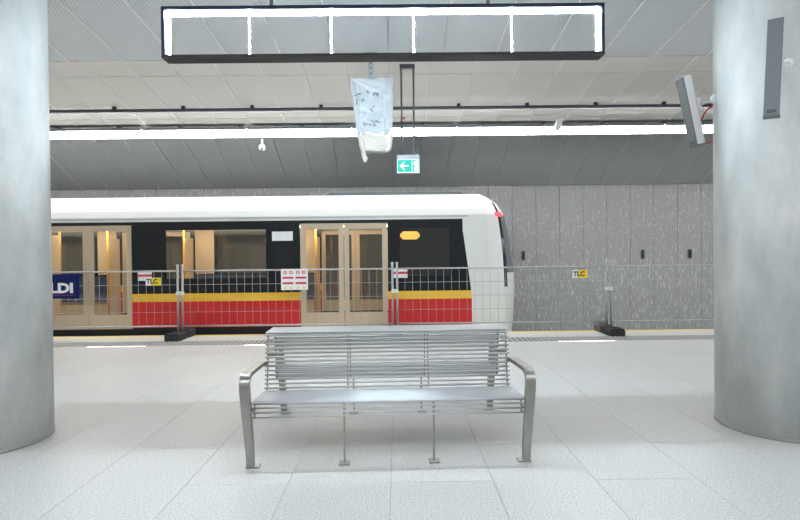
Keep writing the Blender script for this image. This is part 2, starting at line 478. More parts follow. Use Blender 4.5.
rp = [curved_panel(vault, .6, a, b_, 4, 'ceiling_panel', 'ceiling_panel', .014) for a, b_ in rows]
for k in range(-26, 40):
    x = -3.68+.6*k+.3
    if abs(x) < 15:
        for me in rp: link('ceiling_panel', me, ceil, (x, 0, 0))
        link('lit_edge_fin', fin2, ceil, (x-.3, 0, 0))
vp = curved_panel(vault2, .6, 9.47, 12.46, 8, 'vault_panel', 'vault_panel', .014)
for k in range(-34, 46):
    x = -3.68+.6*k+.3
    if abs(x) < 20: link('vault_panel', vp, cl2, (x, 0, 0))

# ------------------------------------------------------------ columns
def column(x, y, label):
    t = thing('column', label, 'column', (x, y, 0), 0, 'round concrete columns')
    n = 64; r = .43
    mb = MB(); zs = [0.02, 1.4, 2.8, 4.25]
    A = [(r*math.cos(2*PI*i/n), r*math.sin(2*PI*i/n)) for i in range(n)]
    mb.prism([(a, b_, .025) for a, b_ in A], [(a, b_, vault(y)+.02) for a, b_ in A], True)
    mb.build('shaft', 'cast_concrete', t)
    b2 = MB(); b2.prism([(a*1.006, b_*1.006, 0) for a, b_ in A], [(a*1.006, b_*1.006, .025) for a, b_ in A], True)
    b2.build('base_joint', 'grout', t)
    b3 = MB()   # formwork seam
    s_ = 1 if x < 0 else -1
    return t
column(-3.045, 3.93, 'thick round concrete column left of the bench')
column(2.912, 4.05, 'thick round concrete column carrying the two column loudspeakers')

# ------------------------------------------------------------ LED line and conduit over the platform edge
def led_line(y, sgn, label, zc=3.495):
    t = thing('linear_light', label, 'ceiling light', (0, y, zc))
    seg = 1.81
    hz = MB().box(-seg/2+.006, seg/2-.006, -.15, .15, .055, .07).box(-seg/2+.006, seg/2-.006, -.155, -.145, .025, .07).box(-seg/2+.006, seg/2-.006, *((.145, .155) if sgn > 0 else (-.155, -.145)), -.045, .07).box(-seg/2+.006, seg/2-.006, .145, .155, .025, .07).mesh('housing', 'light_housing')  # lips added to keep lamp light off the ceiling and track vault
    V = [(-.085, .055), (-.012, -.07), (.012, -.07), (.085, .055)]
    df = MB().prism([(-seg/2+.008, y_, z_) for y_, z_ in V], [(seg/2-.008, y_, z_) for y_, z_ in V]).mesh('diffuser', 'led_strip')
    for k in range(-13, 14):
        x = (146-397)/57.3 + seg*(k+2) + seg/2
        link('housing', hz, t, (x, 0, 0)); link('diffuser', df, t, (x, 0, 0))
    if sgn > 0:
        bm_ = MB().box(-.025, .025, -.15, -.10, .07, .108).box(-.02, .02, -.10, .05, .07, .112).mesh('bracket', 'dark_grey')
        for k in range(-18, 30): link('bracket', bm_, t, ((63-397)/57.3+1.05*k, 0, 0))
    else:
        bm_ = MB().box(-.02, .02, -.02, .02, .085, .22).mesh('bracket', 'dark_grey')
        for k in range(-12, 14): link('bracket', bm_, t, (1.05*k, .03, -.01))
    return t
led_line(9.385, 1, 'long continuous white LED line along the far platform edge ceiling')
led_line(2*AX-9.385, -1, 'long white LED line along the ceiling behind the viewer')
cy = 8.61; cz = vault(cy)
t = thing('cable_rail', 'thin dark cable rail running along the ceiling above the LED line', 'cable rail', (0, cy, cz-.06))
MB().box(-26, 26, -.025, .025, -.03, .02).build('rail', 'rail_grey', t)
bm_ = MB().box(-.026, .026, -.03, .03, -.005, .062).mesh('bracket', 'black_metal')
for k in range(-20, 27): link('bracket', bm_, t, ((118-397)/61.9+1.105*(k+1), 0, 0))

# ------------------------------------------------------------ open LED sign box
BX0, BX1, BY0, BY1, BZ0, BZ1 = -1.84, 1.665, 4.23, 4.365, 2.905, 3.31
def sign_box():
    xc = (BX0+BX1)/2; L = (BX1-BX0)/2; H = BZ1-BZ0; D = BY1-BY0
    t = thing('sign_box', 'long open dark sign box with white LED tubes hanging between the columns', 'sign box', (xc, BY0, BZ0))
    e = .024
    MB().box(-L, L, 0, D, 0, e).build('bottom_beam', 'box_bottom', t)
    MB().box(-L, L, 0, D, H-e, H).build('top_beam', 'box_frame', t)
    for s_ in (-1, 1):
        x0, x1 = (-L, -L+e) if s_ < 0 else (L-e, L)
        MB().box(x0, x1, 0, D, e, H-e).build('side_beam', 'box_frame', t)
    # inner lip of the front edge
    # LED bars: under the top, at the sides, uprights between
    MB().box(-L+e, L-e, .012, D-.004, H-e-.004, H-e).build('reflector_tray', 'sign_white', t)
    MB().box(-L+e+.02, L-e-.02, D/2-.011, D/2+.011, H-e-.02, H-e-.004).build('led_bar', 'led_box', t)
    for s_ in (-1, 1):
        x0 = -L+e if s_ < 0 else L-e-.008
        MB().box(x0, x0+.008, D-.05, D-.03, e+.005, H-e-.02).build('led_bar', 'led_box', t)
    for px in (252.5, 334, 416, 514):
        x = (px-397)/123.5 - xc
        u = MB().tube((x, D-.04, e), (x, D-.04, H-e-.02), .0055, 8).build('led_tube', 'led_box', t)
    # small LED dots along the bottom beam
    for px in (273, 492):
        x = (px-397)/126 - xc
        h = MB().tube((x, D/2, H), (x, D/2, vault(4.3)-BZ0+.01), .016, 10).build('hanger_rod', 'galvanised', t)
        MB().tube((x, D/2, vault(4.3)-BZ0-.02), (x, D/2, vault(4.3)-BZ0), .05, 12).build('ceiling_plate', 'galvanised', h)
sign_box()

# ------------------------------------------------------------ bench (double sided)
def bench():
    t = thing('bench', 'double-sided brushed steel bench of horizontal rods standing mid-platform', 'bench', (-.077, 3.97, 0), math.radians(1.6))
    L = .872; r = .0062
    rod = MB().tube((-L, 0, 0), (L, 0, 0), r, 8).mesh('rod', 'bench_rod')
    heavy = MB().tube((-L, 0, 0), (L, 0, 0), .009, 8).mesh('rod', 'bench_rod')
    back = MB().tube((-L, 0, 0), (L, 0, 0), .0074, 8).mesh('rod', 'bench_rod')
    half = [(-.566, .308, 0), (-.568, .338, 0), (-.568, .368, 0), (-.560, .395, 1)]
    n = 16
    for i in range(n): half.append((-.538+.0222*i, .399-.0012*i, 0))
    for i in range(13):
        f = i/12; half.append((-.188+.052*f, .402+.362*f, 2))
    for s_ in (1, -1):
        for y, z, hv in half: link('rod', (rod, heavy, back)[hv], t, (0, y*s_, z))
    for i in range(12): link('rod', rod, t, (0, -.13+.26*i/11, .782))
    prof = [(-.558, .303), (-.556, .373), (-.545, .387), (-.535, .389), (-.22, .373), (-.19, .382), (-.176, .402), (-.124, .763), (-.115, .770), (0, .770)]
    prof = prof + [(-y, z) for y, z in prof[::-1][1:]]
    for x in (-.855, -.287, .287, .855):
        pl = MB(); pl.sweep([(x, y, z) for y, z in prof], [.009]*len(prof), [.016]*len(prof))
        sp = pl.build('side_plate' if abs(x) > .5 else 'middle_plate', 'brushed_steel', t)
    for s_ in (1, -1):
        for x in (-.287, .287):
            lg = MB(); lg.box(x-.0065, x+.0065, -.012, .012, .008, .38)
            lo = lg.build('middle_leg', 'brushed_steel', t, (0, -.55*s_, 0))
            MB().box(x-.035, x+.035, -.045, .03, 0, .008).build('foot_plate', 'brushed_steel', lo)
        for q in (1, -1):
            P = []; W = []; T = []
            def add(x, y, z, w_, th): P.append((q*x, y*s_, z)); W.append(w_); T.append(th)
            add(.878, -.578, .006, .046, .040); add(.882, -.580, .10, .049, .042); add(.892, -.585, .26, .054, .044)
            add(.902, -.588, .40, .060, .040); add(.908, -.588, .49, .063, .034)
            for k in range(1, 8):
                a = PI/2*k/8
                add(.909, -.588+.07*(1-math.cos(a)), .505+.07*math.sin(a), .063, .030)
            add(.909, -.50, .576, .063, .026); add(.907, -.34, .575, .064, .026); add(.900, -.20, .574, .064, .026); add(.890, -.145, .572, .064, .026)
            MB().sweep(P, W, T).build('arm_leg', 'brushed_steel', t)
            xo = q*.82
            MB().box(min(xo, q*.905), max(xo, q*.905), -.61 if s_ > 0 else .545, -.545 if s_ > 0 else .61, 0, .008).build('foot_plate', 'brushed_steel', t)
            # short bolts tying the arm to the rod plates
            MB().tube((q*.85, -.575*s_, .35), (q*.90, -.585*s_, .35), .010, 8).build('seat_bolt', 'brushed_steel', t)
            MB().tube((q*.85, -.16*s_, .566), (q*.89, -.16*s_, .566), .010, 8).build('arm_bolt', 'brushed_steel', t)
bench()

# ------------------------------------------------------------ fence
FY = 8.78; PW = 3.49
post_me = MB().tube((0, 0, .02), (0, 0, 1.20), .019, 10).mesh('post', 'galvanised')
top_me = MB().tube((.03, 0, 1.105), (PW-.03, 0, 1.105), .013, 8).mesh('top_tube', 'galvanised')
bot_me = MB().tube((.03, 0, .20), (PW-.03, 0, .20), .013, 8).mesh('bottom_tube', 'galvanised')
vw_me = MB().tube((0, 0, .20), (0, 0, 1.105), .0030, 5).mesh('vertical_wire', 'galvanised')
hw_me = MB().tube((.03, 0, 0), (PW-.03, 0, 0), .0034, 5).mesh('horizontal_wire', 'galvanised')
cap_me = MB().tube((0, 0, 1.2), (0, 0, 1.21), .021, 10).mesh('post_cap', 'clamp_white')
fence_labels = ['wire mesh fence panel with the blue banner, leftmost', 'wire mesh fence panel carrying the red and white notice, left of bench middle',
                'wire mesh fence panel in front of the train nose with a yellow tag', 'wire mesh fence panel reaching behind the right column']
px0 = [-3.55+3.529*(i-1) for i in range(4)]
panels = []
for i in range(4):
    t = thing('mesh_barrier', fence_labels[i], 'barrier', (px0[i], FY, 0), 0, 'low mesh barriers on the platform edge'); panels.append(t)
    for x in (.019, PW-.019):
        p = link('post', post_me, t, (x, 0, 0)); link('post_cap', cap_me, p)
    link('top_tube', top_me, t); link('bottom_tube', bot_me, t)
    nv = 26
    for k in range(1, nv+1): link('vertical_wire', vw_me, t, (.02+(PW-.04)*k/(nv+1), -.008, 0))
    for z in (.43, .655, .88): link('horizontal_wire', hw_me, t, (0, .004, z))
def foot(x, label, rot=.0):
    t = thing('ballast_block', label, 'rubber block', (x, FY, 0), rot, 'rubber blocks under the barriers')
    L, W, H = .36, .115, .125
    b = MB(); c = .03
    P = [(-W, 0), (W, 0), (W, H-c), (W-c, H), (-W+c, H), (-W, H-c)]
    b.prism([(x_, -L, z) for x_, z in P], [(x_, -.10, z) for x_, z in P])
    b.build('end_block', 'rubber', t)
    b = MB(); b.prism([(x_, .10, z) for x_, z in P], [(x_, L, z) for x_, z in P]); b.build('end_block', 'rubber_worn' if x > 3 else 'rubber', t)
    P2 = [(a*.9, z*.8) for a, z in P]
    # waist with two sockets left open for the posts
    b = MB(); b.box(-.015, .015, -.10, .10, 0, .10); b.box(-.105, -.062, -.1, .1, 0, .10); b.box(.062, .105, -.1, .1, 0, .10)
    b.box(-.062, -.015, -.1, -.025, 0, .10); b.box(.015, .062, -.1, -.025, 0, .10); b.box(-.062, -.015, .025, .1, 0, .10); b.box(.015, .062, .025, .1, 0, .10)
    b.box(-.1, .1, -.1, .1, 0, .018)
    b.build('socket_block', 'rubber', t)
    for s_ in (-1, 1):
        MB().box(-.05, .05, s_*.27-.018, s_*.27+.018, H-.002, H+.014).build('grip', 'rubber', t)
foot(px0[1]-.0195, 'black rubber fence foot left of the bench', .0)
foot(px0[2]-.0195, 'black rubber fence foot behind the bench back')
foot(px0[3]-.0195, 'worn brownish rubber fence foot right of the bench')
for i in range(1, 4):
    P_ = panels[i]; z_ = .74; x_ = -.0195
    for y0 in (-.03, .020):
        MB().cbox(x_-.058, x_+.058, y0, y0+.01, z_-.028, z_+.028, .01).build('clamp_jaw', 'clamp_white', P_)
    MB().tube((x_, -.045, z_), (x_, .045, z_), .008, 8).build('clamp_bolt', 'galvanised', P_)

# ---- signs hung on the fence
def s2w(px, py, y=FY-.02):
    hz = 255 + (400-px)*.0108
    d = y; return ((px-397)*d/533, CAM_H-(py-hz)*d/533)
fy = FY-.03
t = thing('banner', 'dark blue company banner with white capital letters on the left fence', 'banner', (-5.3-.8, fy, .675))
b0x, b1x = -6.95+6.1, s2w(80.5, 285)[0]+6.1
MB().box(b0x, b1x, 0, .006, 0, .40).build('sheet', 'banner_blue', t)
me = text_mesh('ASTALDI', .215, 'sign_white', .001, .010)
me.transform(Matrix.Scale(1.22, 4, (1, 0, 0)))
xs = [v.co.x for v in me.vertices]; wid = max(xs)-min(xs)
o = link('lettering', me, t, (b1x-.09-wid/2*1.0, -.002, .165))
MB().box(b0x+.08, b1x-.09, -.002, 0, .048, .06).build('underline', 'sign_maroon', t)
def tlc(px, py, label):
    x, z = s2w(px, py)
    t = thing('fence_tag', label, 'tag', (x, fy, z-.065), 0, 'yellow lettered fence tags')
    MB().box(-.125, -.03, 0, .004, 0, .13).build('pale_half', 'sign_white', t)
    MB().box(-.03, .125, 0, .004, 0, .13).build('yellow_half', 'sign_yellow', t)
    link('lettering', text_mesh('TLC', .105, 'sign_black', .001, .004), t, (-.02, -.002, .065))
tlc(154, 281.5, 'yellow tag lettered TLC on the left fence next to the banner')
tlc(580, 274, 'yellow tag lettered TLC on the fence in front of the grey wall')
x, z = s2w(294.5, 279.5)
t = thing('safety_notice', 'white safety notice with red bars and yellow triangles on fence', 'sign', (x, fy, z-.17))
MB().box(-.22, .22, 0, .005, 0, .345).build('board', 'sign_white', t)
for cx in (-.105, .105):
    for zz in (.185, .095): MB().box(cx-.088, cx+.088, -.002, 0, zz, zz+.032).build('red_bar', 'sign_red', t)
    for i, (dx) in enumerate((-.05, .05)):
        c = (cx+dx*.95, .04); tr = MB()
        tr.prism([(c[0]-.028, 0, c[1]-.02), (c[0]+.028, 0, c[1]-.02), (c[0], 0, c[1]+.03)][::-1], [(c[0]-.028, -.002, c[1]-.02), (c[0]+.028, -.002, c[1]-.02), (c[0], -.002, c[1]+.03)][::-1])
        tr.build('warning_triangle', 'sign_yellow', t)
        a = [(c[0]+.031*math.cos(2*PI*k/16), .285+.031*math.sin(2*PI*k/16)) for k in range(16)]
        bb = [(c[0]+.019*math.cos(2*PI*k/16), .285+.019*math.sin(2*PI*k/16)) for k in range(16)]
        rg = MB()
        for k in range(16):
            j = (k+1) % 16; rg.quad([(a[k][0], -.002, a[k][1]), (a[j][0], -.002, a[j][1]), (bb[j][0], -.002, bb[j][1]), (bb[k][0], -.002, bb[k][1])])
        rg.tube((c[0]-.014, -.0025, .299), (c[0]+.014, -.0025, .271), .004, 4)
        rg.build('prohibition_ring', 'sign_red', t)

# ------------------------------------------------------------ train
TY0, TY1 = 9.30, 11.98; TYC = (TY0+TY1)/2
def train():
    t = thing('metro_train', 'white metro train with black window band and red and yellow stripes at the platform', 'train', (-5, TYC, -1.0))
    O = Vector((5, -TYC, 1.0))
    def B(name, m, x0, x1, y0, y1, z0, z1, parent=t):
        return MB().box(x0+O.x, x1+O.x, y0+O.y, y1+O.y, z0+O.z, z1+O.z).build(name, m, parent)
    doors = [(-1.69, -.16), (-6.14, -4.61), (-10.59, -9.06)]
    segs = [(-14.0, -10.59, (-13.2, -11.15)), (-9.06, -6.14, (-8.47, -6.73)), (-4.61, -1.69, (-4.03, -2.28)), (-.16, 1.15, (.05, .92))]
    ZB = .11
    for side in (0, 1):
        ya, yb = (TY0, TY0+.045) if side == 0 else (TY1-.045, TY1)
        yo = (TY0-.003, TY0) if side == 0 else (TY1, TY1+.003)
        for a, b_, (wa, wb) in segs:
            B('lower_panel', 'train_red', a, b_, ya, yb, ZB, .56)
            B('yellow_stripe', 'train_yellow', a, b_, ya, yb, .56, .70)
            B('band_panel', 'train_black', a, b_, ya, yb, .70, .96)
            B('band_panel', 'train_black', a, b_, ya, yb, 1.80, 1.95)
            B('band_panel', 'train_black', a, wa, ya, yb, .96, 1.80)
            B('band_panel', 'train_black', wb, b_, ya, yb, .96, 1.80)
            ww = B('window_pane', 'cab_glass' if a > -1 else 'train_glass', wa, wb, ya+.01, ya+.018, .96, 1.80)
        for a, b_ in doors:
            mid = (a+b_)/2
            B('door_header', 'train_black', a, b_, ya, yb, 1.895, 1.95)
            for x0, x1 in ((a+.012, mid-.006), (mid+.006, b_-.012)):
                y0, y1 = (ya+.008, yb-.006)
                fr = .085
                d = MB()
                for (u0, u1, v0, v1) in ((x0, x1, ZB-.02, .34), (x0, x1, 1.80, 1.893), (x0, x0+fr, .34, 1.80), (x1-fr, x1, .34, 1.80)):
                    d.box(u0+O.x, u1+O.x, y0+O.y, y1+O.y, v0+O.z, v1+O.z)
                dd = d.build('door_leaf', 'door_cream', t)
                B('door_pane', 'train_glass', x0+fr, x1-fr, y0+.012, y0+.02, .34, 1.80, dd)
            # stickers to the right of each door
            if side == 0:
                k = B('sticker', 'sign_white', b_+.10, b_+.34, yo[0], yo[1], .93, 1.10)
                B('sticker_band', 'sign_red', b_+.10, b_+.34, yo[0]-.001, yo[0], 1.0, 1.04, k)
                B('door_indicator', 'sign_white', a-.48, a-.12, yo[0], yo[1], 1.60, 1.76)
    # black cab corner with a slanted end
    for side in (0, 1):
        y0, y1 = (TY0, TY0+.045) if side == 0 else (TY1-.045, TY1)
        P = [(1.15, .70), (1.27, .70), (1.17, 1.30), (1.15, 1.35)]
        def slab(name, m, P, e=0):
            A = [(x+O.x, y0+O.y-e, z+O.z) for x, z in P]; Q = [(x+O.x, y1+O.y+e, z+O.z) for x, z in P]
            return MB().prism(A, Q).build(name, m, t)
        slab('band_end', 'train_black', [(1.15, .70), (1.29, .70), (1.16, 1.70), (1.15, 1.74)])
        slab('cab_side', 'train_white', [(1.29, .70), (1.42, .70), (1.42, 1.95), (1.15, 1.95), (1.15, 1.74), (1.16, 1.70)])
        slab('lower_panel', 'train_red', [(1.15, ZB), (1.30, ZB), (1.30, .56), (1.15, .56)])
        slab('yellow_stripe', 'train_yellow', [(1.15, .56), (1.30, .56), (1.29, .70), (1.15, .70)])
        slab('cab_side', 'train_white', [(1.30, ZB), (1.42, ZB), (1.42, .70), (1.29, .70), (1.30, .56)])
    # side display lamp
    o = MB().cbox(.06+O.x, .40+O.x, TY0-.006+O.y, TY0+O.y, 1.60+O.z, 1.74+O.z, .05).build('side_display', 'train_display', t)
    # roof
    rp_ = [(0, 1.95), (0, 2.03), (.035, 2.14), (.11, 2.25), (.24, 2.35), (.48, 2.43), (.9, 2.465)]
    prof = [(TY0+a, z) for a, z in rp_] + [(TY1-a, z) for a, z in rp_[::-1]]
    inner = [(TYC+(y-TYC)*.965, z-.05) for y, z in prof]
    inner[0] = (inner[0][0], 1.95); inner[-1] = (inner[-1][0], 1.95)
    mb = MB(); ring = prof
    n = len(prof)
    for i in range(n-1):
        (ya, za), (yb, zb) = prof[i], prof[i+1]
        mb.quad([(-14+O.x, ya+O.y, za+O.z), (1.42+O.x, ya+O.y, za+O.z), (1.42+O.x, yb+O.y, zb+O.z), (-14+O.x, yb+O.y, zb+O.z)], True)
        (yc, zc), (yd, zd) = inner[i], inner[i+1]
        mb.quad([(-14+O.x, yc+O.y, zc+O.z), (-14+O.x, yd+O.y, zd+O.z), (1.42+O.x, yd+O.y, zd+O.z), (1.42+O.x, yc+O.y, zc+O.z)], True)
    mb.quad([(-14+O.x, prof[0][0]+O.y, 1.95+O.z), (-14+O.x, inner[0][0]+O.y, 1.95+O.z), (1.42+O.x, inner[0][0]+O.y, 1.95+O.z), (1.42+O.x, prof[0][0]+O.y, 1.95+O.z)])
    roof = mb.build('roof', 'train_white', t)
    B('gutter', 'train_grey', -14, 1.25, TY0-.012, TY0+.002, 1.985, 2.015, roof)
    # roof unit
    ru = MB()
    A = [(-1.35, 2.44), (-1.2, 2.495), (1.15, 2.495), (1.35, 2.44)]
    ru.prism([(x+O.x, TYC-.75+O.y, z+O.z) for x, z in A], [(x+O.x, TYC+.75+O.y, z+O.z) for x, z in A])
    ru.build('roof_unit', 'dark_grey', t)
    # nose: rings in plan, one per height
    hts = [(-.25, .72, 1.0), (ZB, .76, 1.0), (.45, .79, 1.0), (.75, .80, 1.0), (1.0, .79, 1.0), (1.3, .755, 1.0), (1.6, .71, 1.0), (1.95, .63, 1.0), (2.03, .60, 1.0), (2.14, .54, .974), (2.25, .46, .918), (2.35, .32, .82), (2.43, .20, .64), (2.465, .08, .33)]
    NA = 28; XS = 1.42; hw = (TY1-TY0)/2
    def pt(j, i):
        z, L, s_ = hts[j]; a = -PI/2 + PI*i/NA; p = .64
        c, si = math.cos(a), math.sin(a)
        return (XS + L*max(c, 0)**p + O.x, hw*s_*math.copysign(abs(si)**p, si), z+O.z)
    zones = {'nose': MB(), 'windscreen': MB(), 'pillar': MB(), 'pillar2': MB()}
    for j in range(len(hts)-1):
        for i in range(NA):
            glass = 4 <= j <= 7 and 5 <= i < NA-5; pil = 3 <= j <= 9 and i in (4, NA-5)
            zones[('pillar' if i < NA/2 else 'pillar2') if pil else 'windscreen' if glass else 'nose'].quad([pt(j, i), pt(j, i+1), pt(j+1, i+1), pt(j+1, i)], True)
    zones['nose'].quad([pt(len(hts)-1, i) for i in range(NA+1)])
    nose = zones['nose'].build('nose', 'train_white', t); zones['windscreen'].build('windscreen', 'glass_grey_reflection', nose); zones['pillar'].build('pillar', 'train_black', nose); zones['pillar2'].build('pillar', 'train_black', nose)
    # tail lamps under the roof edge
    for i in (3, NA-3):
        p = Vector(pt(8, i)); q = Vector(pt(8, i+2 if i < NA/2 else i-2))
        MB().tube(p+Vector((.015, 0, .0)), q+Vector((.02, 0, .0)), .035, 8).build('tail_lamp', 'train_red_lamp', nose)
    # interior
    B('cabin_floor', 'interior_floor', -14, 1.4, TY0+.02, TY1-.02, .0, .06)
    B('inner_ceiling', 'interior_ceiling', -14, 1.0, TY0+.10, TY1-.10, 1.97, 1.99)
    for y in (TYC-.75, TYC+.75): B('cabin_lamp', 'train_lamp', -14, -.2, y-.07, y+.07, 1.945, 1.97)
    B('cab_bulkhead', 'interior_beige', -.10, -.05, TY0+.05, TY1-.05, .06, 1.97)
    B('end_wall', 'train_grey', -14.05, -14, TY0, TY1, .05, 2.4)
    for a, b_ in doors:
        for x, s_ in ((a, -1), (b_, 1)):
            if x > -.2: continue
            for ya, yb in ((TY0+.06, TY0+.50), (TY1-.50, TY1-.06)):
                B('draught_screen', 'interior_beige', x-.02+s_*.05, x+.02+s_*.05, ya, yb, .06, 1.75)
            for y in (TY0+.53, TY1-.53):
                pp = MB().tube((x+s_*.05+O.x, y+O.y, .06+O.z), (x+s_*.05+O.x, y+O.y, 1.97+O.z), .02, 8).build('grab_pole', 'pole_yellow', t)
    for (a, b_) in ((-13.6, -10.75), (-8.95, -6.25), (-4.5, -1.8)):
        n = 4; w_ = (b_-a)/n
        for k in range(n):
            for sd in (0, 1):
                y0, y1 = (TY0+.06, TY0+.52) if sd == 0 else (TY1-.52, TY1-.06)
                yb0, yb1 = (TY0+.06, TY0+.13) if sd == 0 else (TY1-.13, TY1-.06)
                B('seat', 'seat_blue', a+w_*k+.02, a+w_*(k+1)-.02, y0, y1, .40, .47)
                B('seat_back', 'seat_blue', a+w_*k+.02, a+w_*(k+1)-.02, yb0, yb1, .47, .93)
        for sd in (0, 1):
            y0, y1 = (TY0+.06, TY0+.45) if sd == 0 else (TY1-.45, TY1-.06)
            B('seat_plinth', 'interior_beige', a, b_, y0, y1, .06, .40)
        # beige pillar panels between the windows on the far side
        B('pillar_panel', 'interior_beige', a+.0, a+.42, TY1-.055, TY1-.046, .96, 1.95)
        B('pillar_panel', 'interior_beige', b_-.42, b_, TY1-.055, TY1-.046, .96, 1.95)
    # underframe and wheels
    B('underframe', 'train_under', -14, 1.6, TY0+.06, TY1-.06, -.45, 0)
    B('sill', 'train_under', -14, 1.42, TY0+.012, TY0+.06, -.30, ZB)
    B('sill', 'train_under', -14, 1.42, TY1-.06, TY1-.012, -.30, ZB)
    for x in (-.4, -2.4, -11.0, -13.0):
        wh = None
        for y in (9.93, 11.37):
            MB().tube((x+O.x, y-.065+O.y, -.58+O.z), (x+O.x, y+.065+O.y, -.58+O.z), .42, 24).build('wheel', 'rail_steel', t)
        MB().tube((x+O.x, 9.93+O.y, -.58+O.z), (x+O.x, 11.37+O.y, -.58+O.z), .07, 10).build('axle', 'rail_steel', t)
train()

# ------------------------------------------------------------ hanging things
# wrapped display on a perforated strut
def wrapped():
    y = 7.15; k = 533/y
    zt = lambda py: CAM_H + (255.2-py)/k
    xt = lambda px: (px-397)/k
    t = thing('wrapped_display', 'hanging display wrapped in crumpled clear plastic on a grey strut', 'wrapped sign', (xt(373), y, zt(160)))
    bx, bz = xt(370), zt(160)
    zc = vault(y)
    s_ = MB().box(-.04, .04, -.02, .02, zt(92)-bz, zc-bz+.005)
    so = s_.build('strut', 'galvanised', t)
    hole = MB().tube((0, -.0225, 0), (0, -.0205, 0), .012, 8).mesh('strut_hole', 'dark_grey')
    z = zt(80)-bz
    while z < zc-bz-.03:
        link('strut_hole', hole, so, (0, 0, z)); z += .07
    MB().box(-.09, .09, -.06, .06, zc-bz-.012, zc-bz+.004).build('ceiling_plate', 'galvanised', so)
    # core
    c = MB(); A = [(350.5+3, 83), (390.5-2, 83), (389, 134), (356, 134)]
    P = [(xt(a)-bx, zt(b_)-bz) for a, b_ in A]
    c.prism([(a, -.06, z_) for a, z_ in P][::-1], [(a, .06, z_) for a, z_ in P][::-1]); core = c.build('casing', 'wrapped_core', t)
    rk = random.Random(21)
    for (cx, cz_, n_, sx, sz) in ((359, 101, 7, 4, 7), (374, 99, 6, 6, 3), (372, 124, 9, 7, 5), (366, 110, 3, 8, 5)):
        for q_ in range(n_):
            x0 = xt(cx+rk.uniform(-sx, sx))-bx; z0 = zt(cz_+rk.uniform(-sz, sz))-bz; a = rk.uniform(0, PI); l = rk.uniform(.015, .045)
            MB().tube((x0, -.122, z0), (x0+l*math.cos(a), -.122, z0+l*math.sin(a)), rk.uniform(.004, .010), 5).build('print_mark', 'dark_grey', core)
    # film: crumpled tapering sleeve around the casing
    rnd = random.Random(11)
    def sleeve(rows_, dy, seed, amp):
        rr = random.Random(seed); mb = MB(); n = 40; grid = []
        for (py, l, r) in rows_:
            x0, x1 = xt(l)-bx, xt(r)-bx; cx, hw_ = (x0+x1)/2, (x1-x0)/2; row = []
            for i in range(n):
                a = 2*PI*i/n; cc, ss = math.cos(a), math.sin(a)
                ex, ey = math.copysign(abs(cc)**.35, cc), math.copysign(abs(ss)**.35, ss)
                j = rr.uniform(-amp, amp)
                row.append((cx+ex*(hw_+j*.5), ey*dy+j*(1 if abs(ey) > .9 else .3)-0, zt(py)-bz+rr.uniform(-amp, amp)*.7))
            grid.append(row)
        for j in range(len(grid)-1):
            for i in range(n):
                k2 = (i+1) % n; mb.quad([grid[j][i], grid[j][k2], grid[j+1][k2], grid[j+1][i]])
        return mb
    rowsA = [(80.5+i*(136-80.5)/10, 349.5+6.5*i/10, 392-1.5*i/10) for i in range(11)]
    rowsA[0] = (80.5, 349, 392.5)
    film = sleeve(rowsA, .095, 3, .026).build('plastic_film', 'plastic_film', t)
    # tape-like folds running diagonally over the film
    for (a, b_, c_, d_) in ((352, 84, 389, 104), (388, 99, 360, 126), (353, 100, 362, 132)):
        x0, z0, x1, z1 = xt(a)-bx, zt(b_)-bz, xt(c_)-bx, zt(d_)-bz
        MB().quad([(x0, -.112, z0), (x1, -.115, z1), (x1, -.113, z1+.05), (x0, -.115, z0+.04)]).build('film_fold', 'film_fold', film)
    rowsB = [(134, 355.5, 391), (138, 356.5, 391), (142, 357.5, 390.5), (146, 358, 390), (150, 359, 389), (152.5, 360, 386)]
    mbB = sleeve(rowsB, .085, 8, .014)
    mbB.quad([(xt(361)-bx, -.06, zt(151)-bz), (xt(386)-bx, -.06, zt(151)-bz), (xt(386)-bx, .06, zt(151)-bz), (xt(361)-bx, .06, zt(151)-bz)][::-1])
    mbB.build('foam_wrap', 'foam_white', t)
    rowsC = [(148, 358.5, 365), (152, 359.5, 364.5), (156, 360, 364.2), (159, 361, 366), (162, 362.3, 364)]
    sleeve(rowsC, .025, 5, .008).build('loose_tail', 'foam_white', t)
wrapped()

